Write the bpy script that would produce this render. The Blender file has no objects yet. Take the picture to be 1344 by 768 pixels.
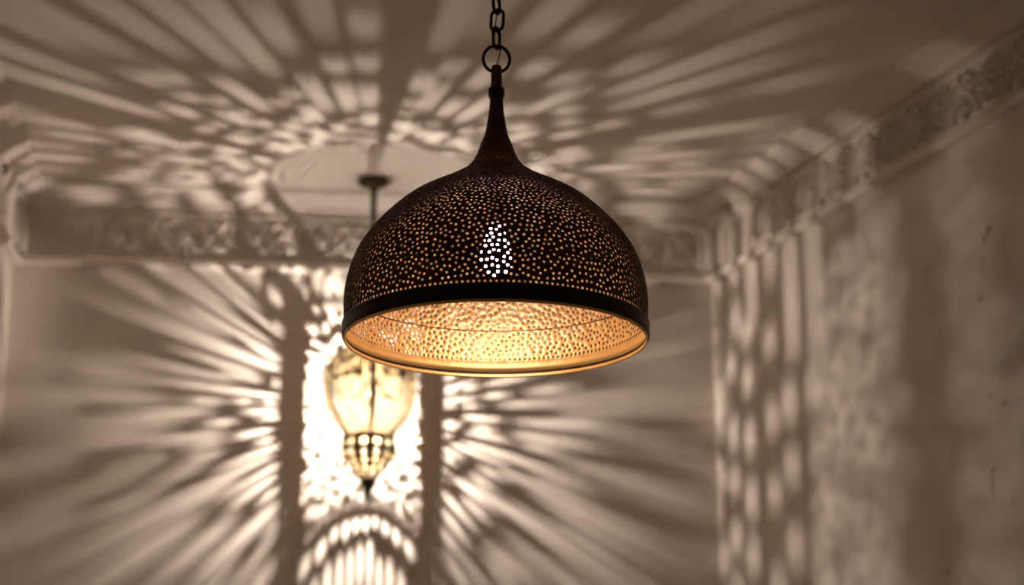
import bpy, bmesh, math, random
import numpy as np
from mathutils import Vector, Matrix
from mathutils.geometry import delaunay_2d_cdt
PI = math.pi
scene = bpy.context.scene
COL = scene.collection

# ------------------------------------------------------------------ camera
F = 2650.0                      # focal length for a 1344 px wide frame
TH = math.radians(16.0)         # looking up
CAM = Vector((0, 0, 1.5))
FWD = Vector((0, math.cos(TH), math.sin(TH)))
UPV = Vector((0, -math.sin(TH), math.cos(TH)))
RGT = Vector((1, 0, 0))
def ray(px, py):
    return (FWD * F + RGT * (px - 672) + UPV * (384 - py)).normalized()
def at_depth(px, py, Z):
    d = ray(px, py); return CAM + d * (Z / d.dot(FWD))
def at_height(px, py, z):
    d = ray(px, py); return CAM + d * ((z - CAM.z) / d.z)
cam_d = bpy.data.cameras.new('camera')
cam = bpy.data.objects.new('camera', cam_d); COL.objects.link(cam)
cam_d.sensor_width = 36.0; cam_d.lens = F * 36.0 / 1344.0
cam.location = CAM; cam.rotation_euler = (PI / 2 + TH, 0, 0)
cam_d.clip_start = 0.05
scene.camera = cam

# ------------------------------------------------------------------ materials
def new_mat(name):
    m = bpy.data.materials.new(name); m.use_nodes = True
    nt = m.node_tree; b = nt.nodes['Principled BSDF']
    return m, nt, b
def set_in(b, k, v):
    if k in b.inputs: b.inputs[k].default_value = v
def plaster(name, base, var=0.06, marks=None, bump=0.15):
    m, nt, b = new_mat(name)
    tc = nt.nodes.new('ShaderNodeTexCoord')
    n = nt.nodes.new('ShaderNodeTexNoise'); n.inputs['Scale'].default_value = 2.3; n.inputs['Detail'].default_value = 5
    nt.links.new(tc.outputs['Object'], n.inputs['Vector'])
    r = nt.nodes.new('ShaderNodeValToRGB')
    r.color_ramp.elements[0].position = 0.3; r.color_ramp.elements[1].position = 0.72
    r.color_ramp.elements[0].color = (*[c * (1 - var) for c in base], 1)
    r.color_ramp.elements[1].color = (*[min(1, c * (1 + var)) for c in base], 1)
    nt.links.new(n.outputs['Fac'], r.inputs['Fac'])
    col = r.outputs['Color']
    if marks:
        # chips and cracks in the plaster: (along, up, half width, half height, slant)
        wn = nt.nodes.new('ShaderNodeTexNoise'); wn.inputs['Scale'].default_value = 26; wn.inputs['Detail'].default_value = 4
        nt.links.new(tc.outputs['Object'], wn.inputs['Vector'])
        sub = nt.nodes.new('ShaderNodeVectorMath'); sub.operation = 'SUBTRACT'; sub.inputs[1].default_value = (.5, .5, .5)
        nt.links.new(wn.outputs['Color'], sub.inputs[0])
        sc_ = nt.nodes.new('ShaderNodeVectorMath'); sc_.operation = 'SCALE'; sc_.inputs['Scale'].default_value = 0.035
        nt.links.new(sub.outputs[0], sc_.inputs[0])
        add = nt.nodes.new('ShaderNodeVectorMath'); add.operation = 'ADD'
        nt.links.new(tc.outputs['Object'], add.inputs[0]); nt.links.new(sc_.outputs[0], add.inputs[1])
        total = None
        for (x, z, w, h, sl, dens) in marks:
            mp = nt.nodes.new('ShaderNodeMapping'); mp.vector_type = 'TEXTURE'
            mp.inputs['Location'].default_value = (x, 0, z)
            mp.inputs['Rotation'].default_value = (0, sl, 0)
            mp.inputs['Scale'].default_value = (w, 1000, h)
            nt.links.new(add.outputs[0], mp.inputs['Vector'])
            ln = nt.nodes.new('ShaderNodeVectorMath'); ln.operation = 'LENGTH'
            nt.links.new(mp.outputs[0], ln.inputs[0])
            mr = nt.nodes.new('ShaderNodeMapRange'); mr.interpolation_type = 'SMOOTHSTEP'
            mr.inputs['From Min'].default_value = 1.1; mr.inputs['From Max'].default_value = 0.3
            mr.inputs['To Min'].default_value = 0; mr.inputs['To Max'].default_value = dens
            nt.links.new(ln.outputs['Value'], mr.inputs['Value'])
            if total is None: total = mr.outputs[0]
            else:
                mx = nt.nodes.new('ShaderNodeMath'); mx.operation = 'MAXIMUM'
                nt.links.new(total, mx.inputs[0]); nt.links.new(mr.outputs[0], mx.inputs[1]); total = mx.outputs[0]
        mix = nt.nodes.new('ShaderNodeMix'); mix.data_type = 'RGBA'
        nt.links.new(total, mix.inputs['Factor']); nt.links.new(col, mix.inputs['A'])
        mix.inputs['B'].default_value = (base[0] * .33, base[1] * .28, base[2] * .22, 1)
        col = mix.outputs['Result']
    nt.links.new(col, b.inputs['Base Color'])
    set_in(b, 'Roughness', 0.85); set_in(b, 'Specular IOR Level', 0.2)
    n2 = nt.nodes.new('ShaderNodeTexNoise'); n2.inputs['Scale'].default_value = 9; n2.inputs['Detail'].default_value = 7
    nt.links.new(tc.outputs['Object'], n2.inputs['Vector'])
    bp = nt.nodes.new('ShaderNodeBump'); bp.inputs['Strength'].default_value = bump; bp.inputs['Distance'].default_value = 0.01
    nt.links.new(n2.outputs['Fac'], bp.inputs['Height']); nt.links.new(bp.outputs[0], b.inputs['Normal'])
    return m
def metal(name, base, rough, metallic=1.0, var=0.25, scale=18, bump=0.1):
    m, nt, b = new_mat(name)
    tc = nt.nodes.new('ShaderNodeTexCoord')
    n = nt.nodes.new('ShaderNodeTexNoise'); n.inputs['Scale'].default_value = scale; n.inputs['Detail'].default_value = 5
    nt.links.new(tc.outputs['Object'], n.inputs['Vector'])
    r = nt.nodes.new('ShaderNodeValToRGB')
    r.color_ramp.elements[0].position = 0.3; r.color_ramp.elements[1].position = 0.7
    r.color_ramp.elements[0].color = (*[c * (1 - var) for c in base], 1)
    r.color_ramp.elements[1].color = (*[min(1, c * (1 + var)) for c in base], 1)
    nt.links.new(n.outputs['Fac'], r.inputs['Fac']); nt.links.new(r.outputs['Color'], b.inputs['Base Color'])
    set_in(b, 'Metallic', metallic); set_in(b, 'Roughness', rough)
    bp = nt.nodes.new('ShaderNodeBump'); bp.inputs['Strength'].default_value = bump; bp.inputs['Distance'].default_value = 0.002
    n2 = nt.nodes.new('ShaderNodeTexNoise'); n2.inputs['Scale'].default_value = 120
    nt.links.new(tc.outputs['Object'], n2.inputs['Vector'])
    nt.links.new(n2.outputs['Fac'], bp.inputs['Height']); nt.links.new(bp.outputs[0], b.inputs['Normal'])
    return m
def glow(name, col, strength):
    m = bpy.data.materials.new(name); m.use_nodes = True; nt = m.node_tree
    nt.nodes.remove(nt.nodes['Principled BSDF'])
    e = nt.nodes.new('ShaderNodeEmission'); e.inputs['Color'].default_value = (*col, 1); e.inputs['Strength'].default_value = strength
    nt.links.new(e.outputs[0], nt.nodes['Material Output'].inputs['Surface'])
    return m
WALLC = (0.82, 0.745, 0.675)
M_wall = plaster('wall_plaster', WALLC, 0.05)
M_ceil = plaster('ceiling_plaster', (0.83, 0.757, 0.685), 0.02, bump=0.05)
M_trim = plaster('moulding_plaster', (0.83, 0.757, 0.685), 0.03, bump=0.06)
M_floor = plaster('floor_stone', (0.62, 0.52, 0.42), 0.12)
M_bronze = metal('dark_bronze', (0.105, 0.055, 0.034), 0.48, 0.85)
M_black = metal('blackened_metal', (0.030, 0.020, 0.014), 0.38, 0.8)
M_gold = metal('gold_lining', (0.98, 0.685, 0.275), 0.42, 0.75, var=0.08)
M_brass = metal('aged_brass', (0.16, 0.115, 0.058), 0.7, 1.0, var=0.15)
M_iron = metal('olive_iron', (0.075, 0.062, 0.030), 0.55, 0.6)
M_rib = metal('dark_rib_metal', (0.06, 0.055, 0.03), 0.5, 0.7)
M_porc = metal('socket_porcelain', (0.5, 0.42, 0.33), 0.4, 0.0, var=0.05)
M_bulb = glow('bulb_glow', (1.0, 0.60, 0.72), 30.0)
M_fill = glow('bulb_fill_glow', (1.0, 0.83, 0.60), 195.0)
M_lbulb = glow('lantern_bulb_glow', (1.0, 0.86, 0.735), 1.0)

# ------------------------------------------------------------------ object helpers
def link(o, parent=None):
    COL.objects.link(o)
    if parent is not None: o.parent = parent
    return o
def obj(name, verts, faces, mats, parent=None, smooth=True, mat_idx=None):
    me = bpy.data.meshes.new(name)
    me.from_pydata([tuple(v) for v in verts], [], faces)
    for m in (mats if isinstance(mats, (list, tuple)) else [mats]): me.materials.append(m)
    if smooth: me.polygons.foreach_set('use_smooth', [True] * len(me.polygons))
    if mat_idx is not None: me.polygons.foreach_set('material_index', mat_idx)
    me.update()
    return link(bpy.data.objects.new(name, me), parent)
def thing(name, label, cat, loc, group=None):
    o = bpy.data.objects.new(name, None); COL.objects.link(o); o.location = loc
    o.empty_display_size = 0.1
    o['label'] = label; o['category'] = cat
    if group: o['group'] = group
    return o
def struct(o):
    o['kind'] = 'structure'; return o
def recalc(o, flip=False):
    bm = bmesh.new(); bm.from_mesh(o.data); bmesh.ops.recalc_face_normals(bm, faces=bm.faces)
    if flip: bmesh.ops.reverse_faces(bm, faces=bm.faces)
    bm.to_mesh(o.data); bm.free(); return o
def sharp(o, deg=35):
    o.data.set_sharp_from_angle(angle=math.radians(deg)); return o
def lathe(prof, n=64, close=False):
    """closed ring of revolution about z; prof list of (r, z)."""
    vs, fs = [], []; m = len(prof)
    for i in range(n):
        a = 2 * PI * i / n
        for r, z in prof: vs.append((r * math.sin(a), -r * math.cos(a), z))
    rng = m if close else m - 1
    for i in range(n):
        for j in range(rng):
            a, b = i * m + j, i * m + (j + 1) % m
            c, d = ((i + 1) % n) * m + (j + 1) % m, ((i + 1) % n) * m + j
            fs.append((a, b, c, d))
    if not close:
        for j in (0, m - 1):
            if prof[j][0] > 1e-6: fs.append(tuple(i * m + j for i in range(n)))
    return vs, fs
def tube(pts, rad, n=8, closed=False):
    pts = [Vector(p) for p in pts]; m = len(pts); vs, fs = [], []
    prev = None
    for i, p in enumerate(pts):
        if closed: t = pts[(i + 1) % m] - pts[i - 1]
        else: t = pts[min(i + 1, m - 1)] - pts[max(i - 1, 0)]
        t.normalize()
        if prev is None:
            a = Vector((0, 0, 1)) if abs(t.z) < .9 else Vector((1, 0, 0))
            u = t.cross(a).normalized()
        else:
            u = (prev - t * prev.dot(t)).normalized()
        prev = u; w = t.cross(u)
        r = rad[i] if isinstance(rad, (list, tuple)) else rad
        for k in range(n):
            an = 2 * PI * k / n
            vs.append(p + (u * math.cos(an) + w * math.sin(an)) * r)
    for i in range(m if closed else m - 1):
        j = (i + 1) % m
        for k in range(n):
            l = (k + 1) % n
            fs.append((i * n + k, i * n + l, j * n + l, j * n + k))
    if not closed:
        fs.append(tuple(range(n - 1, -1, -1))); fs.append(tuple((m - 1) * n + k for k in range(n)))
    return vs, fs
def merge(parts):
    V, Fs = [], []
    for v, f in parts:
        b = len(V); V += [tuple(x) for x in v]; Fs += [tuple(i + b for i in q) for q in f]
    return V, Fs
def box_vf(lo, hi):
    x0, y0, z0 = lo; x1, y1, z1 = hi
    v = [(x0, y0, z0), (x1, y0, z0), (x1, y1, z0), (x0, y1, z0), (x0, y0, z1), (x1, y0, z1), (x1, y1, z1), (x0, y1, z1)]
    f = [(3, 2, 1, 0), (4, 5, 6, 7), (0, 1, 5, 4), (1, 2, 6, 5), (2, 3, 7, 6), (3, 0, 4, 7)]
    return v, f
def catmull(pts, n):
    out = []; P = [np.array(p, float) for p in pts]
    for i in range(len(P) - 1):
        p0 = P[i - 1] if i > 0 else 2 * P[0] - P[1]; p1, p2 = P[i], P[i + 1]
        p3 = P[i + 2] if i + 2 < len(P) else 2 * P[-1] - P[-2]
        for k in range(n):
            t = k / n
            out.append(.5 * ((2 * p1) + (-p0 + p2) * t + (2 * p0 - 5 * p1 + 4 * p2 - p3) * t * t + (-p0 + 3 * p1 - 3 * p2 + p3) * t ** 3))
    out.append(P[-1]); return np.array(out)

class Surf:
    """surface of revolution in conformal coordinates (u = azimuth, v = integral ds / r)"""
    def __init__(s, pts, n=24):
        c = catmull(pts, n); s.r = np.maximum(c[:, 0], 1e-4); s.z = c[:, 1]
        ds = np.hypot(np.diff(s.r), np.diff(s.z)); s.s = np.r_[0, np.cumsum(ds)]
        s.v = np.r_[0, np.cumsum(ds / (.5 * (s.r[1:] + s.r[:-1])))]
    def rz(s, v): return float(np.interp(v, s.v, s.r)), float(np.interp(v, s.v, s.z))
    def v_at_z(s, z):
        o = np.argsort(s.z); return float(np.interp(z, s.z[o], s.v[o]))
    def pt(s, u, v, off=0.0):
        r, z = s.rz(v)
        r1, z1 = s.rz(v + .01); r0, z0 = s.rz(v - .01)
        tr, tz = r1 - r0, z1 - z0; L = math.hypot(tr, tz) or 1
        nr, nz = tz / L, -tr / L                      # outward for a profile running upwards
        r += nr * off; z += nz * off
        return (r * math.sin(u), -r * math.cos(u), z)
def perforate(S, u0, u1, v0, v1, holes, du, dv, closed=False, bump=0.0, fill=True):
    """holes: (u, v, au, av, nsides). Sheet with real openings -> verts, faces"""
    P2, E, hid, off = [], [], [], []
    def add(u, v, h=-1, o=0.0):
        P2.append(Vector((u, v))); hid.append(h); off.append(o); return len(P2) - 1
    nv = max(2, int((v1 - v0) / dv)); nu = max(2, int((u1 - u0) / du))
    left = [add(u0, v0 + (v1 - v0) * i / nv) for i in range(nv + 1)]
    right = [add(u1, v0 + (v1 - v0) * i / nv) for i in range(nv + 1)]
    bot = [left[0]] + [add(u0 + (u1 - u0) * i / nu, v0) for i in range(1, nu)] + [right[0]]
    top = [left[-1]] + [add(u0 + (u1 - u0) * i / nu, v1) for i in range(1, nu)] + [right[-1]]
    for chain in (left, right, bot, top): E.extend(zip(chain[:-1], chain[1:]))
    # spare points outside the border keep the triangles along it well shaped; their triangles are dropped
    for i in range(-1, nv + 2):
        add(u0 - du, v0 + (v1 - v0) * i / nv, -2); add(u1 + du, v0 + (v1 - v0) * i / nv, -2)
    for i in range(nu + 1):
        add(u0 + (u1 - u0) * i / nu, v0 - dv, -2); add(u0 + (u1 - u0) * i / nu, v1 + dv, -2)
    for h, hole in enumerate(holes):
        u, v, au, av, ns = hole[:5]; ro = hole[5] if len(hole) > 5 else 0.0; cr, sr = math.cos(ro), math.sin(ro)
        ids = []
        for k in range(ns):
            a_, b_ = au * math.cos(2 * PI * k / ns), av * math.sin(2 * PI * k / ns)
            ids.append(add(u + a_ * cr - b_ * sr, v + a_ * sr + b_ * cr, h, bump))
        for k in range(ns): E.append((ids[k], ids[(k + 1) % ns]))
        if bump:
            for k in range(ns):
                a = 2 * PI * (k + .5) / ns
                add(u + au * 1.75 * math.cos(a), v + av * 1.75 * math.sin(a))
    if fill:      # support points where no hole is near
        hp = np.array([(h[0], h[1]) for h in holes]); hr = np.array([max(h[2], h[3]) for h in holes])
        for i in range(1, nu):
            for j in range(1, nv):
                u, v = u0 + (u1 - u0) * i / nu, v0 + (v1 - v0) * j / nv
                if len(hp) and np.min(np.hypot(hp[:, 0] - u, hp[:, 1] - v) - hr * 2.2) < 0: continue
                add(u, v)
    R = delaunay_2d_cdt(P2, E, [], 0, 1e-9)
    vo, fo, orig = R[0], R[2], R[3]
    src = [(o[0] if len(o) else -1) for o in orig]
    H = [hid[i] if i >= 0 else -1 for i in src]; O = [off[i] if i >= 0 else 0 for i in src]
    verts = [S.pt(p[0], p[1], O[i]) for i, p in enumerate(vo)]
    faces = [tuple(f) for f in fo if not (H[f[0]] >= 0 and H[f[0]] == H[f[1]] == H[f[2]]) and min(H[i] for i in f) > -2]
    def sliver(f):            # flat triangles along a straight border would span the curve as a chord
        (ax, ay), (bx, by), (cx, cy) = vo[f[0]], vo[f[1]], vo[f[2]]
        return abs((bx - ax) * (cy - ay) - (cx - ax) * (by - ay)) < 1e-6 and any(
            max(abs(q - lim) for q in tri) < 1e-4 for tri, lim in (((ax, bx, cx), u0), ((ax, bx, cx), u1), ((ay, by, cy), v0), ((ay, by, cy), v1)))
    faces = [f for f in faces if not sliver(f)]
    return verts, faces

# ------------------------------------------------------------------ layout
H = CAM.z + 2.10                                   # ceiling height
LAN = at_height(491, 236, H)                       # lantern hangs here
# far wall: the ledge runs through two sighted points; the wall stands 0.19 m behind the lantern axis
GAP = 0.19
lo_, hi_ = 0.15, 0.5
for _ in range(60):
    t = .5 * (lo_ + hi_)
    a, b = at_height(36, 347, H - t), at_height(900, 372, H - t)
    d = (b - a).to_2d().normalized(); nrm = Vector((d.y, -d.x))       # towards the camera
    g = (LAN.to_2d() - a.to_2d()).dot(nrm)
    if g < GAP: hi_ = t
    else: lo_ = t
    # larger drop -> nearer wall -> smaller gap
TOT = t; HB = H - TOT
A2, B2 = a.to_2d(), b.to_2d()
FD = (B2 - A2).normalized(); FN = Vector((FD.y, -FD.x))
def on_far(px, py):
    d = ray(px, py); n3 = Vector((FN.x, FN.y, 0)); a3 = Vector((A2.x, A2.y, 0))
    return CAM + d * ((a3 - CAM).dot(n3) / d.dot(n3))
FL = on_far(16, 347).to_2d(); FR = on_far(934, 376).to_2d()
RW = at_height(1344, 134, HB).to_2d()
RD = (RW - FR).normalized(); RN = Vector((RD.y, -RD.x))
if RN.x > 0: RN = -RN
LD = FN.copy(); LN = FD.copy()                     # left wall square to the far wall
YB = -1.2
FRb = FR + RD * ((YB - FR.y) / RD.y); FLb = FL + LD * ((YB - FL.y) / LD.y)
print('H', H, 'TOT', TOT, 'LAN', LAN, 'FL', FL, 'FR', FR, 'RD', RD, 'FRb', FRb, 'FLb', FLb)

# ------------------------------------------------------------------ room shell
def wall(name, p, q, inward, z0, z1, mat, thick=0.12):
    d = (q - p); L = d.length; d.normalize()
    # local frame: x along the wall, y into the room, z up, origin at p on the floor
    v, f = box_vf((-thick, -thick, z0), (L + thick, 0, z1))
    o = obj(name, v, f, mat, smooth=False)
    m = Matrix(((d.x, inward.x, 0, p.x), (d.y, inward.y, 0, p.y), (0, 0, 1, 0), (0, 0, 0, 1)))
    o.matrix_world = m
    recalc(o); return struct(o), m
# marks on the right wall, sighted where the chips in its plaster are
def right_local(px, py):
    d = ray(px, py); n3 = Vector((RN.x, RN.y, 0)); a3 = Vector((FR.x, FR.y, 0))
    p = CAM + d * ((a3 - CAM).dot(n3) / d.dot(n3))
    return (p.to_2d() - FR).dot(RD), p.z
MK = []
for px, py, w, h, sl, dn in [(1297, 303, .010, .030, .45, .8), (1292, 312, .008, .018, .2, .6), (1288, 392, .010, .016, -.3, .5),
                             (1222, 412, .006, .014, 0, .35), (1300, 520, .012, .018, -.5, .3), (1318, 528, .010, .014, .4, .4),
                             (1224, 560, .007, .016, 0, .4), (1303, 640, .008, .05, .05, .45), (1304, 618, .010, .012, 0, .5),
                             (1244, 752, .012, .010, 0, .4), (1330, 660, .006, .02, .2, .35), (1215, 360, .01, .05, .2, .16),
                             (1240, 470, .012, .05, .1, .14), (1250, 600, .008, .06, 0, .16), (1290, 350, .01, .06, .15, .2)]:
    x, z = right_local(px, py); MK.append((x, z, w * 1.3, h * .8, sl, min(.9, dn * 1.35)))
M_rwall = plaster('right_wall_plaster', WALLC, 0.12, marks=MK, bump=0.35)
wf, mf = wall('wall_far', FL, FR, FN, 0, H, M_wall)
wr, mr = wall('wall_right', FR, FRb, RN, 0, H, M_rwall)
wl, ml = wall('wall_left', FL, FLb, LN, 0, H, M_wall)
bd = (FRb - FLb).normalized(); wb, mb = wall('wall_behind', FLb, FRb, Vector((-bd.y, bd.x)), 0, H, M_wall)
def slab(name, z0, z1, mat):
    cs = [FL + Vector((-.15, .15)), FR + Vector((.15, .15)), FRb + Vector((.15, -.15)), FLb + Vector((-.15, -.15))]
    v = [(c.x, c.y, z) for z in (z0, z1) for c in cs]
    f = [(3, 2, 1, 0), (4, 5, 6, 7)] + [(i, (i + 1) % 4, (i + 1) % 4 + 4, i + 4) for i in range(4)]
    return struct(recalc(obj(name, v, f, mat, smooth=False)))
slab('ceiling', H, H + .12, M_ceil); slab('floor', -.12, 0, M_floor)

# crown moulding swept round the three visible walls, rounded in the corners
def offset_path(off, rad):
    """plan polyline left wall -> far wall -> right wall, offset into the room, corners rounded"""
    def isect(p, d, q, e):
        det = d.x * (-e.y) + e.x * d.y
        w = q - p; t = (w.x * (-e.y) + e.x * w.y) / det; return p + d * t
    l0, f0, r0 = FL + LN * off, FL + FN * off, FR + RN * off
    c1 = isect(l0, LD, f0, FD); c2 = isect(f0, FD, r0, RD)
    s = FLb + LN * off; e = FRb + RN * off
    out = [s]
    for c, din, dout in ((c1, -LD, FD), (c2, FD, RD)):
        for k in range(13):
            t = k / 12; p0, p1, p2 = c - din * rad, c, c + dout * rad
            out.append(p0 * (1 - t) ** 2 + p1 * 2 * t * (1 - t) + p2 * t * t)
    out.append(e); return out
def sweep(prof, rad):
    """prof: (offset into the room, z) from bottom to top"""
    rows = [offset_path(o, rad) for o, z in prof]; n = len(rows[0]); m = len(prof)
    vs = [(rows[j][i].x, rows[j][i].y, prof[j][1]) for i in range(n) for j in range(m)]
    fs = [(i * m + j, i * m + j + 1, (i + 1) * m + j + 1, (i + 1) * m + j) for i in range(n - 1) for j in range(m - 1)]
    return vs, fs
zl = HB + .030                      # top of the ledge
zc = HB + .185                      # top of the carved band
zk = H - .058                       # foot of the crown
v, f = sweep([(.001, zk), (.024, zk), (.027, zk + .005), (.027, zk + .012), (.036, zk + .014), (.060, H - .022), (.080, H - .014),
              (.084, H - .012), (.086, H - .001), (.001, H - .001)], .07)
o = struct(sharp(obj('trim_1', v, f, M_trim), 30)); recalc(o)
v, f = sweep([(.001, HB - .004), (.016, HB - .004), (.024, HB + .006), (.024, HB + .016), (.014, zl), (.001, zl)], .02)
o = struct(sharp(obj('trim_2', v, f, M_trim), 30)); recalc(o)

# carved friezes: relief of medallions and scrolls between ledge and crown
def relief_tube(pts, r, out=0.0):
    """half-round band lying on the wall; pts in (x, z)"""
    m = len(pts); vs, fs = [], []; n = 5
    for i, p in enumerate(pts):
        a = pts[max(i - 1, 0)]; b = pts[min(i + 1, m - 1)]
        tx, tz = b[0] - a[0], b[1] - a[1]; L = math.hypot(tx, tz) or 1
        nx, nz = -tz / L, tx / L
        rr = r * (0.35 + 0.65 * math.sin(PI * min(1, max(.04, (i + .5) / m)))) if not callable(r) else r(i / (m - 1))
        for k in range(n):
            an = PI * k / (n - 1)
            vs.append((p[0] + nx * rr * math.cos(an), .001 + out + rr * 2.0 * math.sin(an), p[1] + nz * rr * math.cos(an)))
    for i in range(m - 1):
        for k in range(n - 1):
            fs.append((i * n + k, i * n + k + 1, (i + 1) * n + k + 1, (i + 1) * n + k))
    return vs, fs
def relief_leaf(x, z, ang, L, w):
    vs, fs = [], []; n = 6
    for i in range(n + 1):
        t = i / n; ww = w * math.sin(PI * t) ** .7
        for s in (-1, 0, 1):
            a, b = t * L, s * ww
            vs.append((x + a * math.cos(ang) - b * math.sin(ang), .002 + (.017 if s == 0 else 0) * math.sin(PI * min(1, t * .8 + .15)), z + a * math.sin(ang) + b * math.cos(ang)))
    for i in range(n):
        for k in range(2): fs.append((i * 3 + k, i * 3 + k + 1, i * 3 + k + 4, i * 3 + k + 3))
    return vs, fs
def spiral(cx, cz, r0, r1, a0, turns, n=22):
    return [(cx + (r0 + (r1 - r0) * i / n) * math.cos(a0 + 2 * PI * turns * i / n), cz + (r0 + (r1 - r0) * i / n) * math.sin(a0 + 2 * PI * turns * i / n)) for i in range(n + 1)]
def frieze(name, m, x0, x1, pitch):
    parts = []; z0, z1 = zl + .004, zc - .006; zm = .5 * (z0 + z1); hh = .5 * (z1 - z0)
    parts.append(relief_tube([(x0 + (x1 - x0) * i / 40, z0 + .002) for i in range(41)], lambda t: .004))
    parts.append(relief_tube([(x0 + (x1 - x0) * i / 40, z1) for i in range(41)], lambda t: .006))
    n = max(1, int(round((x1 - x0) / pitch))); p = (x1 - x0) / n
    rnd = random.Random(5)
    for i in range(n):
        cx = x0 + (i + .5) * p
        if i % 2 == 0:
            parts.append(relief_tube(spiral(cx, zm, hh * .86, hh * .86, 0, 1), lambda t: .0055))
            parts.append(relief_tube(spiral(cx, zm, hh * .52, hh * .52, 0, 1), lambda t: .004))
            for k in range(8): parts.append(relief_leaf(cx, zm, 2 * PI * k / 8 + .2, hh * .46, .008))
            for k in range(12):
                a = 2 * PI * k / 12
                parts.append(relief_leaf(cx + hh * .56 * math.cos(a), zm + hh * .56 * math.sin(a), a + .5, hh * .26, .006))
        else:
            for s in (-1, 1):
                parts.append(relief_tube(spiral(cx + s * p * .20, zm + hh * .38, hh * .40, hh * .05, PI / 2 - s * PI / 2 + PI, s * 1.6), .008))
                parts.append(relief_tube(spiral(cx - s * p * .16, zm - hh * .42, hh * .36, hh * .05, PI / 2 + s * PI / 2, -s * 1.5), .008))
                parts.append(relief_tube([(cx + s * p * (.40 - .5 * t + .18 * math.sin(PI * 2 * t)), z0 + 2 * hh * t) for t in [k / 12 for k in range(13)]], .009))
                for k in range(4):
                    parts.append(relief_leaf(cx + s * p * (.05 + .09 * k), z0 + .006 + .012 * k, PI / 2 + s * (.35 - .2 * k), hh * (1.0 - .12 * k), .009))
            parts.append(relief_leaf(cx, z0 + .004, PI / 2, hh * 1.9, .014))
    v, f = merge(parts); o = obj(name, v, f, M_trim); recalc(o)
    if sum(p.normal.y * p.area for p in o.data.polygons) < 0: recalc(o, True)
    o.matrix_world = m; return struct(o)
LF = (FR - FL).length; LR = (FRb - FR).length; LL = (FLb - FL).length
frieze('trim_3', mf, .05, LF - .045, .105)
frieze('trim_4', mr, .30, LR - .1, .125)
frieze('trim_5', ml, .30, LL - .1, .125)
# stepped frames that close the carved bands at the corners, upper corners rounded
def end_frame(name, m, ends, steps):
    parts = []
    for side, x in ends:                     # side=+1: frame stands at low x and opens to +x
        for k, (dx, w, t) in enumerate(steps):
            R = .05 + .012 * k
            path = []
            xi = x + side * dx
            ztop = zk - .002
            for i in range(9): path.append((xi, zl - .004 + (ztop - R - zl) * i / 8))
            for i in range(1, 9):
                a = PI / 2 * i / 8
                path.append((xi + side * R * (1 - math.cos(a)), ztop - R + R * math.sin(a)))
            path.append((xi + side * (R + .10), ztop))
            vs, fs = [], []
            for i, pnt in enumerate(path):
                a = path[max(i - 1, 0)]; b = path[min(i + 1, len(path) - 1)]
                tx, tz = b[0] - a[0], b[1] - a[1]; L = math.hypot(tx, tz); nx, nz = -tz / L, tx / L
                for (o_, y_) in ((-w, .001), (-w * .8, t * .8), (0, t), (w * .8, t * .8), (w, .001)):
                    vs.append((pnt[0] + nx * o_, y_, pnt[1] + nz * o_))
            for i in range(len(path) - 1):
                for q in range(4): fs.append((i * 5 + q, i * 5 + q + 1, (i + 1) * 5 + q + 1, (i + 1) * 5 + q))
            parts.append((vs, fs))
    v, f = merge(parts); o = obj(name, v, f, M_trim); recalc(o)
    if sum(p.normal.y * p.area for p in o.data.polygons) < 0: recalc(o, True)
    o.matrix_world = m; return struct(o)
end_frame('trim_6', mf, [(1, 0.0), (-1, LF)], [(.012, .010, .034), (.036, .009, .020)])
end_frame('trim_7', mr, [(1, 0.0)], [(.04, .022, .040), (.115, .022, .030), (.19, .024, .022), (.265, .018, .014)])
end_frame('trim_8', ml, [(1, 0.0)], [(.04, .022, .040), (.115, .022, .030), (.19, .024, .022)])

# two slim pilasters on the far wall
def far_local(px, py):
    p = on_far(px, py); return (p.to_2d() - FL).dot(FD), p
PIL = []
for k, (l, r) in enumerate(((376.5, 397), (554, 574))):
    xl = far_local(l, 560)[0]; xr = far_local(r, 560)[0]
    PIL.append((xl, xr))
    v, f = box_vf((xl, 0, 0), (xr, .010, HB - .006))
    v2, f2 = box_vf((xl - .004, 0, HB - .018), (xr + .004, .013, HB - .005))
    V_, F_ = merge([(v, f), (v2, f2)])
    o = struct(obj('trim_%d' % (9 + k), V_, F_, M_wall, smooth=False)); o.matrix_world = mf; recalc(o)

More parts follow.
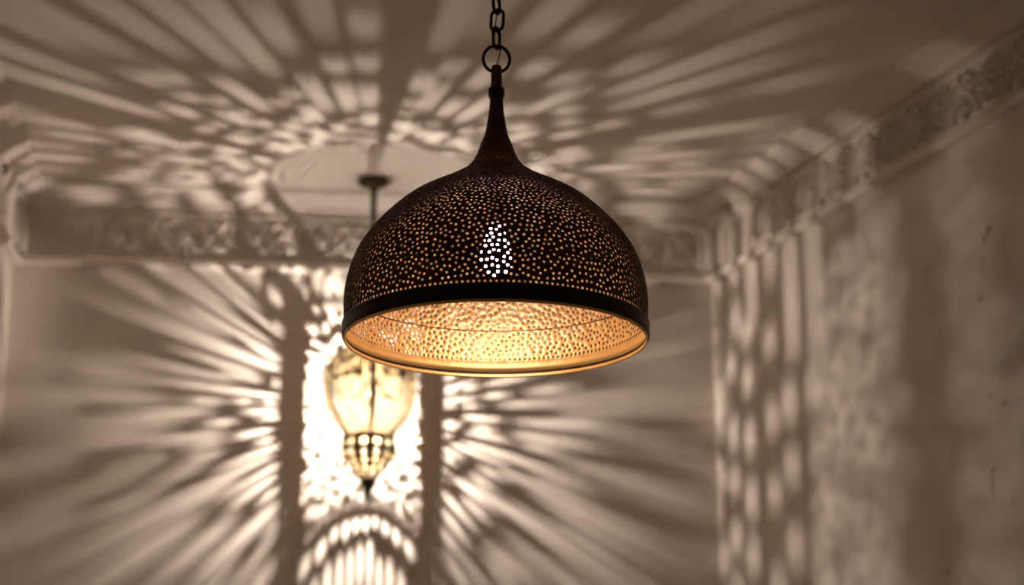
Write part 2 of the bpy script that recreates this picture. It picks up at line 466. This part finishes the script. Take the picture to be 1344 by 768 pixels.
# ------------------------------------------------------------------ pendant lamp
RIM = at_depth(650.8, 445.5, F * 0.25 / 199.3)
pend = thing('pendant_lamp', 'large dark bronze pendant lamp pierced with tiny holes, gold inside, hanging on a chain', 'pendant lamp', RIM)
DOME = Surf([(.2490, .000), (.2502, .022), (.2512, .0645), (.2465, .1006), (.2330, .1414), (.2085, .1797), (.1745, .2160), (.1420, .2420),
             (.0930, .2690), (.0690, .2835), (.0500, .2970), (.0350, .3165), (.0277, .3352)], 16)
rnd = random.Random(11)
def dome_holes():
    vlo, vhi = DOME.v_at_z(.0275), DOME.v_at_z(.3165)
    # rejection sample by area, spacing shrinks towards the top
    slo, shi = float(np.interp(vlo, DOME.v, DOME.s)), float(np.interp(vhi, DOME.v, DOME.s))
    cell = .009; grid = {}; out = []
    def try_add(u, s, jit=0):
        v = float(np.interp(s, DOME.s, DOME.v)); r, z = DOME.rz(v)
        d = .0078 - .0034 * max(0, min(1, (z - .13) / .17))
        hr = .00218 - .0007 * max(0, min(1, (z - .12) / .19))
        if min(u, 2 * PI - u) * r < hr * 1.5: return
        p = (r * math.sin(u), -r * math.cos(u), z); k = tuple(int(math.floor(c / cell)) for c in p)
        for a in range(-1, 2):
            for b in range(-1, 2):
                for c in range(-1, 2):
                    for q, qd in grid.get((k[0] + a, k[1] + b, k[2] + c), ()):
                        dd = min(d, qd)
                        if (p[0] - q[0]) ** 2 + (p[1] - q[1]) ** 2 + (p[2] - q[2]) ** 2 < dd * dd: return
        grid.setdefault(k, []).append((p, d)); hr *= rnd.uniform(.86, 1.1)
        out.append((u, v, hr / r, hr / r, 8))
    n0 = 178
    for i in range(n0): try_add((i + .5) * 2 * PI / n0, slo)
    rng = np.random.default_rng(4)
    U = rng.random(170000) * 2 * PI; S_ = slo + (shi - slo) * rng.random(170000)
    Rr = np.interp(S_, DOME.s, DOME.r); keep = rng.random(170000) * .252 < np.maximum(Rr, .07)
    for u, s in zip(U[keep], S_[keep]): try_add(float(u), float(s))
    return out
dh = dome_holes()
v, f = perforate(DOME, 0, 2 * PI, DOME.v_at_z(.004), DOME.v_at_z(.330), dh, .045, .045, bump=-.0010)
shade = obj('shade', v, f, [M_bronze, M_gold], pend)
bm = bmesh.new(); bm.from_mesh(shade.data); bmesh.ops.remove_doubles(bm, verts=bm.verts, dist=2e-5)
bmesh.ops.recalc_face_normals(bm, faces=bm.faces)
if sum(fc.normal.dot(Vector((fc.calc_center_median().x, fc.calc_center_median().y, 0))) for fc in bm.faces) < 0: bmesh.ops.reverse_faces(bm, faces=bm.faces)
bm.to_mesh(shade.data); bm.free()
sd = shade.modifiers.new('thickness', 'SOLIDIFY'); sd.thickness = .0012; sd.offset = -1; sd.material_offset = 1; sd.material_offset_rim = 0
shade.rotation_euler = (0, 0, 1.3)
shade['label'] = 'pierced dark bronze dome with hammered gold inner face'
# rim band: smooth black hoop outside, gold rolled lip
v, f = lathe([(.2498, .0255), (.2522, .0245), (.2535, .020), (.2520, .0165), (.2524, .0140), (.2530, .004), (.2526, .000), (.2515, -.0012),
              (.2502, .0000), (.2500, .004), (.2502, .0255)], 160, close=True)
o = recalc(obj('rim_band', v, f, M_black, pend))
v, f = lathe([(.2506, -.0014), (.2503, -.0034), (.2492, -.0050), (.2478, -.0052), (.2470, -.0044), (.2468, -.0030), (.2474, .0005), (.2484, .0022), (.2500, .0022), (.2506, .0006)], 160, close=True)
o = recalc(obj('rim_lip', v, f, M_gold, pend)); o['label'] = 'gold rolled lip'
v, f = lathe([(.2476, .0052), (.2473, .0046), (.2474, .0022), (.2480, .0018), (.2494, .0020), (.2494, .0054)], 160, close=True)
recalc(obj('inner_groove', v, f, M_black, pend))
zs = .080; rs = DOME.rz(DOME.v_at_z(zs))[0]
v, f = lathe([(rs - .0012, zs - .0012), (rs - .0026, zs), (rs - .0012, zs + .0012)], 160, close=True)
recalc(obj('inner_seam', v, f, M_bronze, pend))
# neck, collar, stem
NECK = catmull([(.0345, .3180), (.0277, 0.3378), (.0197, 0.3589), (.0156, 0.3813), (.0126, 0.4021), (.0113, 0.4198), (.0107, 0.4259)], 6)
v, f = lathe([(.0362, 0.3165)] + [(p[0], p[1]) for p in NECK], 48)
recalc(obj('neck', v, f, M_bronze, pend))
v, f = lathe([(.0100, 0.4225), (.0125, 0.4248), (.0138, 0.4288), (.0141, 0.4333), (.0143, 0.4390), (.0132, 0.4425), (.0100, 0.4442)], 40)
recalc(obj('collar', v, f, M_black, pend))
v, f = lathe([(.0096, 0.4425), (.0097, 0.4459), (.0093, 0.4516), (.0093, 0.4755), (.0088, 0.4801), (.0078, 0.4835), (.0040, 0.4852)], 36)
recalc(obj('stem', v, f, M_bronze, pend))
# ring through the stem and chain up to the ceiling
SC = .25 / 199.3
RZ = .4965
v, f = tube([(.0228 * math.cos(a), 0, .0245 * math.sin(a)) for a in [2 * PI * i / 48 for i in range(48)]], .0029, 10, True)
o = recalc(obj('hanging_ring', v, f, M_black, pend)); o.location = (0, 0, RZ); o.rotation_euler = (0, .1, .12)
def link_vf(hw, hl, r):
    pts = []
    for k in range(13): a = PI * k / 12; pts.append((hw * math.cos(a), 0, hl - hw + hw * math.sin(a)))
    for k in range(13): a = PI + PI * k / 12; pts.append((hw * math.cos(a), 0, -hl + hw + hw * math.sin(a)))
    return tube(pts, r, 8, True)
v, f = link_vf(.0112, .0196, .0029)
first = recalc(obj('chain_link', v, f, M_black, pend))
zk0 = RZ + .0245 + .0196 - .0050; pitch = .0328
top = H - RIM.z
nl = int((top - .035 - zk0) / pitch) + 1
for i in range(nl):
    o = first if i == 0 else first.copy()
    if i: COL.objects.link(o); o.parent = pend
    o.location = (.0012 * math.sin(i * 1.7), .001 * math.cos(i), zk0 + i * pitch)
    o.rotation_euler = (.0, .05 * math.sin(i * 2.1), (1.08 if i % 2 == 0 else -.35))
zend = zk0 + (nl - 1) * pitch + .0196
v, f = tube([(.0005, 0, .4845), (.0035, -.001, .498), (.0075, -.002, .515), (.006, .001, .533), (-.003, .002, .560), (.004, 0, .595), (-.003, 0, .625)] + [(.003 * (-1) ** i, 0, .655 + .03 * i) for i in range(int((top - .685) / .03))] + [(0, 0, top - .01)], .0012, 6)
recalc(obj('cord', v, f, M_black, pend))
v, f = lathe([(.0, top - .001), (.055, top - .001), (.057, top - .008), (.040, top - .020), (.012, top - .030), (.008, zend - .006), (.0, zend - .008)][::-1], 40)
recalc(obj('ceiling_canopy', v, f, M_bronze, pend))
# bulb and its socket
bz = .150
BP = catmull([(.0205, -.034), (.0245, -.030), (.0265, -.016), (.0245, .004), (.0180, .024), (.0140, .036), (.0135, .044)], 5)
v, f = lathe([(p[0], bz + p[1]) for p in BP], 32)
recalc(obj('bulb', v, f, M_bulb, pend))
v, f = lathe([(.0205, bz - .0345), (.0195, bz - .0358), (.0, bz - .0368)][::-1], 32)  # added glowing disc below the bulb, lights the gold lining
o = recalc(obj('bulb_fill_disc', v, f, M_fill, pend)); o['label'] = 'bright disc added under the bulb to light the shade inside'
v, f = lathe([(.0134, bz + .0445), (.0160, bz + .045), (.0175, bz + .050), (.0175, bz + .095), (.012, bz + .105), (.004, bz + .108), (.0035, .4200)], 28)
recalc(obj('socket', v, f, M_porc, pend))

# ------------------------------------------------------------------ hanging lantern in front of the far wall
lan = thing('hanging_lantern', 'small glowing brass lantern with round globe and pointed bowl on a rod near back wall', 'lantern', (LAN.x, LAN.y, at_depth(491, 520, (LAN - CAM).dot(FWD)).z))
D_ = (lan.location - CAM); d2 = (LAN.to_2d() - CAM.to_2d()); r2 = math.hypot(d2.x, d2.y)
elev = (lan.location.z - CAM.z)
# solve the height of pixel row 520 on the lantern axis
dd = ray(491, 520); t_ = r2 / math.hypot(dd.x, dd.y); LZ = CAM.z + dd.z * t_
lan.location.z = LZ
yaw = math.atan2(-d2.x, d2.y)                      # local -y looks at the camera
lan.rotation_euler = (0, 0, yaw)
LC = Vector((LAN.x, LAN.y))
def az(p):                                         # azimuth used by Surf.pt: u=0 -> -y (to camera), u=+90 -> +x
    w = (p - LC); c, s_ = math.cos(-yaw), math.sin(-yaw)
    x, y = w.x * c - w.y * s_, w.x * s_ + w.y * c
    return math.atan2(x, -y)
def wedge(x0, x1):
    a, b = az(FL + FD * (x0 - .002) + FN * .006), az(FL + FD * (x1 + .002) + FN * .006)
    a %= 2 * PI; b %= 2 * PI
    return min(a, b), max(a, b)
MARG = math.radians(1.9)
ribs = []
for xl, xr in PIL:
    a, b = wedge(xl, xr); ribs.append((.5 * (a + b), .5 * (b - a) + MARG))  # unseen rear ribs, added and widened to keep the pilasters in shade
for dg, hw_ in ((-56, 4.0), (4, 4.2), (57, 2.8)): ribs.append((math.radians(dg) % (2 * PI), math.radians(hw_)))
bk = sorted(r[0] for r in ribs)
ribs.sort()
print('ribs', [(round(math.degrees(a), 1), round(math.degrees(b) * 2, 1)) for a, b in ribs])
GLOBE = Surf([(.0745, -.128), (.0890, -.106), (.1150, -.072), (.1350, -.030), (.1430, .018), (.1435, .056), (.1310, .096), (.1060, .130), (.0720, .153), (.0560, .160)], 12)
CAP = Surf([(.0725, .1530), (.0520, .1630), (.0300, .1730), (.0130, .180)], 12)
BOWL = Surf([(.0130, -.276), (.0330, -.252), (.0620, -.214), (.0830, -.180), (.0845, -.158), (.0755, -.1335)], 12)
EPS = math.radians(.6)
rg = random.Random(3)
BACK = (ribs[2][0], ribs[3][0])
def front(u): return math.cos(u) > -.05
EL_V = [(math.atan2(z, r), v) for r, z, v in zip(GLOBE.r, GLOBE.z, GLOBE.v)]
EL_A = np.array([e for e, v in EL_V]); EL_B = np.array([v for e, v in EL_V])
COLJ = {}
def column(kind, x, pitch):
    """snap to the nearest column of slits; columns are slightly uneven"""
    k = int(math.floor(x / pitch))
    if (kind, k) not in COLJ: COLJ[(kind, k)] = (rg.uniform(-.22, .22), rg.uniform(.80, 1.15), rg.random())
    j = COLJ[(kind, k)]
    return (k + .5 + j[0]) * pitch, j[1], j[2]
def hole_spec(u, v):
    """position, half width, half length, gap across, gap along, direction of the slit in (around, up)"""
    r, z = GLOBE.rz(v)
    n = Vector((r * math.sin(u), -r * math.cos(u), z)).normalized()
    psi = math.degrees(math.acos(max(-1, min(1, n.y))))           # from the side that faces the back wall
    el = math.degrees(math.atan2(z, r))
    if psi < 48 or (BACK[0] < u < BACK[1] and el < 40):
        k = max(0, min(1, (psi - 25) / 45))
        return u, v, .0011 + .0008 * k, .0022 + .0014 * k, .0034 - .0010 * k, .0034 - .001 * k, (0, 1)
    if psi < 79.5 and el < 44:
        al = math.atan2(n.z, n.x)
        ps = math.radians(psi)
        if psi > 71:
            al, kw, q = column('f', al, math.radians(3.1)); kw *= .70
        else:
            al, kw, q = column('r', al, math.radians(5.0)); kw *= .43 + .53 * max(0, min(1, (psi - 48) / 26))
        n = Vector((math.sin(ps) * math.cos(al), math.cos(ps), math.sin(ps) * math.sin(al)))
        u = math.atan2(n.x, -n.y) % (2 * PI); v = float(np.interp(math.asin(n.z), EL_A, EL_B))
        e_u = Vector((math.cos(u), math.sin(u), 0)); e_s = n.cross(e_u)
        if e_s.z < 0: e_s = -e_s
        t = Vector((0, 1, 0)); d = (t.dot(e_u), t.dot(e_s)); L = math.hypot(*d) or 1
        return u, v, .0021 * kw * (.75 + .25 * math.sin(ps)), rg.choice((.005, .010, .016, .022, .028)), .0012, .0036, (d[0] / L, d[1] / L)
    if math.cos(u) > .28 and el < 12:
        return u, v, .0021, .0024, .0013, .0014, (0, 1)
    if el > 12:
        k = max(0, min(1, (el - 16) / 36))
        u, kw, q = column('m', u, math.radians(5.4))
        return u, v, (.0016 + .0003 * k) * kw, rg.choice((.008, .016, .026, .034, .040)) * (1 - .74 * k), .0012, .0034 + .0016 * k, (0, 1)
    u, kw, q = column('s', u, math.radians(5.4))
    return u, v, .0016 * (.5 + .5 * kw), rg.uniform(.0050, .0075), .0010, .0056, (0, 1)
def globe_panel(u0, u1):
    w = u1 - u0; uc = .5 * (u0 + u1)
    v0, v1 = GLOBE.v[0] + .005, GLOBE.v_at_z(.1528)
    vc = GLOBE.v_at_z(.012); R = min(.34, w * .36)
    acc = []; hs = []; cell = .03; grid = {}
    def attempt(u, v):
        um = u % (2 * PI); sh = u - um
        u, v, hw, hl, gw, gl, d = hole_spec(um, v)
        u += sh; r, z = GLOBE.rz(v)
        rho = math.hypot(u - uc, v - vc)
        if front(uc) and abs(rho - R) < .036: return
        eu = math.hypot(hw * d[1], hl * d[0]) / r + .0012 / r; ev = math.hypot(hw * d[0], hl * d[1]) / r + .01
        if u - eu < u0 or u + eu > u1 or v - ev < v0 or v + ev > v1: return
        k = (int(u / .30), int(v / .30))
        for a_ in (-1, 0, 1):
            for b_ in (-1, 0, 1):
                for (u2, v2, hw2, hl2, gw2, gl2, d2_) in grid.get((k[0] + a_, k[1] + b_), ()):
                    du_, dv_ = (u - u2) * r, (v - v2) * r
                    for q in (d, d2_):
                        al = du_ * q[0] + dv_ * q[1]; ac = du_ * q[1] - dv_ * q[0]
                        if abs(ac) < hw + hw2 + .5 * (gw + gw2) and abs(al) < hl + hl2 + .5 * (gl + gl2):
                            e = max(abs(ac) / (hw + hw2 + .5 * (gw + gw2)), 0) ** 2 + (al / (hl + hl2 + .5 * (gl + gl2))) ** 2
                            if e < 1.0: return
        grid.setdefault(k, []).append((u, v, hw, hl, gw, gl, d))
        hs.append((u, v, hw / r, hl / r, 8 if hl < .004 else 14, math.atan2(-d[0], d[1])))
    if BACK[0] < uc < BACK[1]:
        for q in (.022, .060, .098, .136):
            for i in range(int(w / .05)): attempt(u0 + .05 * (i + .5 + .5 * (int(q * 26) % 2)), v0 + q)
    N = int(16000 * w)
    for _ in range(N): attempt(u0 + w * rg.random(), v0 + (v1 - v0) * rg.random())
    return perforate(GLOBE, u0, u1, GLOBE.v[0], GLOBE.v_at_z(.1534), hs, .06, .06)
def bowl_panel(u0, u1):
    hs = []; w = u1 - u0; uc = .5 * (u0 + u1)
    v0, v1 = BOWL.v_at_z(-.262), BOWL.v[-1]
    if front(uc):
        n = max(2, int(round(w / .48))); dv = .40
    else:
        n = max(3, int(round(w / .150))); dv = .56
    p = w / n; vv = v1 - dv * (.72 if front(uc) else .49); row = 0; au = .07
    while vv - dv * .42 > v0:
        for i in range(n):
            u = u0 + (i + .5) * p + (0 if front(uc) else (p * .25 if row % 2 else -p * .25))
            au = min(p, dv) * .33
            if u - u0 < au * 1.1 or u1 - u < au * 1.1: continue
            if front(uc): hs.append((u, vv, au, au * 1.15, 12))
            else: hs.append((u, vv + rg.uniform(-.05, .05), .050, .208 * rg.uniform(.85, 1.05), 16))
        vv -= dv; row += 1
    return perforate(BOWL, u0, u1, BOWL.v[0], v1, hs, .08, .08)
def thicken(o, t):
    bm = bmesh.new(); bm.from_mesh(o.data); bmesh.ops.recalc_face_normals(bm, faces=bm.faces)
    if sum(fc.normal.dot(Vector((fc.calc_center_median().x, fc.calc_center_median().y, 0))) for fc in bm.faces) < 0: bmesh.ops.reverse_faces(bm, faces=bm.faces)
    bm.to_mesh(o.data); bm.free()
    sd = o.modifiers.new('thickness', 'SOLIDIFY'); sd.thickness = t; sd.offset = -1
def rib_vf(S, u, half, v0, v1, out, inn, minw=0.0, n=28, taper=False):
    vs, fs = [], []
    for i in range(n + 1):
        v = v0 + (v1 - v0) * i / n; r, z = S.rz(v); h = max(half, minw / r)
        if taper: h = half * (1 - .84 * max(0, min(1, (z - .02) / .03)))
        elif S is GLOBE: h = half * (1 - .75 * max(0, min(1, (z - .124) / .014)))
        for du_, o_ in ((-h, -inn), (-h * .8, out * .7), (0, out), (h * .8, out * .7), (h, -inn)):
            vs.append(S.pt(u + du_, v, o_))
    for i in range(n):
        for k in range(5):
            l = (k + 1) % 5
            fs.append((i * 5 + k, i * 5 + l, (i + 1) * 5 + l, (i + 1) * 5 + k))
    fs.append((0, 1, 2, 3, 4)); fs.append(tuple(n * 5 + k for k in range(5)))
    return vs, fs
nr = len(ribs)
for k in range(nr):
    u0 = ribs[k][0]; u1 = ribs[(k + 1) % nr][0] + (2 * PI if k == nr - 1 else 0)
    v, f = globe_panel(u0, u1); thicken(obj('globe_panel', v, f, M_brass, lan), .0010)
    v, f = bowl_panel(u0, u1); thicken(obj('bowl_panel', v, f, M_brass, lan), .0010)
for u, h in ribs:
    v, f = rib_vf(GLOBE, u, h, GLOBE.v[0], GLOBE.v_at_z(.150), .004, .003, taper=math.cos(u) > 0)
    recalc(obj('globe_rib', v, f, M_rib, lan))
    v, f = rib_vf(BOWL, u, h, BOWL.v[0], BOWL.v[-1], .0035, .003, .0052 if math.cos(u) > 0 else .0042)
    recalc(obj('bowl_rib', v, f, M_rib, lan))
# crown cap with a fine even mesh of openings
hs = []; v0, v1 = CAP.v[0], CAP.v[-1]; row = 0; vv = v0 + .048
while vv < v1 - .08:
    n = 46
    for i in range(n):
        u = (i + .25 + .5 * (row % 2)) * 2 * PI / n
        if u < .07 or u > 2 * PI - .07: continue
        hs.append((u, vv, .029, .029, 8))
    vv += .118; row += 1
v, f = perforate(CAP, 0, 2 * PI, v0, v1, hs, .07, .07)
cap = obj('top_cap', v, f, M_brass, lan); thicken(cap, .001)
v, f = lathe([(.0722, .1522), (.0738, .1524), (.0736, .1540), (.0722, .1545)], 64, close=True)
recalc(obj('cap_ring', v, f, M_rib, lan))
v, f = lathe([(.0740, -.1320), (.0775, -.1345), (.0805, -.1340), (.0805, -.1270), (.0775, -.1265), (.0740, -.1285)], 64, close=True)
recalc(obj('waist_band', v, f, M_rib, lan)); 
v, f = lathe([(.0005, -.338), (.0040, -.333), (.0050, -.318), (.0090, -.305), (.0120, -.292), (.0200, -.278), (.0245, -.268), (.0235, -.262), (.012, -.258)], 32)
recalc(obj('finial', v, f, M_rib, lan))
tl = H - LZ
v, f = lathe([(.010, .177), (.016, .180), (.017, .190), (.009, .200), (.0075, .215), (.0075, tl - .125), (.0095, tl - .12), (.0095, tl - .030), (.006, tl - .02)], 24)
recalc(obj('rod', v, f, M_iron, lan))
v, f = lathe([(.004, tl - .038), (.011, tl - .036), (.020, tl - .026), (.046, tl - .016), (.049, tl - .008), (.047, tl - .0005), (.004, tl - .0005)], 48)
recalc(obj('ceiling_canopy', v, f, M_iron, lan))
# small bright bulb on a thin lead
v, f = lathe([(.0, -.0065), (.0024, -.0034), (.0040, -.0013), (.0040, .0013), (.0024, .0034), (.0, .0065)], 10)
vb = [tuple(p) for p in v]
bm = bmesh.new(); bmesh.ops.create_icosphere(bm, subdivisions=2, radius=.0060)
me = bpy.data.meshes.new('bulb'); bm.to_mesh(me); bm.free(); me.materials.append(M_lbulb)
link(bpy.data.objects.new('bulb', me), lan)
v, f = tube([(0, 0, .005), (0, 0, .06), (0, 0, .178)], .0022, 8)
recalc(obj('bulb_holder', v, f, M_iron, lan))
P_LAN = 90.0
M_lbulb.node_tree.nodes['Emission'].inputs['Strength'].default_value = P_LAN / (PI * 4 * PI * .0060 ** 2)

# ------------------------------------------------------------------ world, camera optics, view
w = bpy.data.worlds.new('world'); scene.world = w; w.use_nodes = True
w.node_tree.nodes['Background'].inputs['Color'].default_value = (1, .8, .65, 1)
w.node_tree.nodes['Background'].inputs['Strength'].default_value = 0.0
cam_d.dof.use_dof = True
cam_d.dof.focus_distance = (RIM + Vector((0, -.15, .12)) - CAM).dot(FWD)
cam_d.dof.aperture_fstop = (cam_d.lens / 1000) / .024
cam_d.dof.aperture_blades = 0
scene.view_settings.view_transform = 'Standard'
scene.view_settings.look = 'None'
scene.view_settings.gamma = 1.0
scene.view_settings.use_curve_mapping = False
scene.view_settings.exposure = 0.0
cy = scene.cycles
cy.use_denoising = True
cy.max_bounces = 8; cy.diffuse_bounces = 5; cy.glossy_bounces = 5; cy.transparent_max_bounces = 8
cy.sample_clamp_indirect = 3.0
cy.caustics_reflective = True; cy.caustics_refractive = False
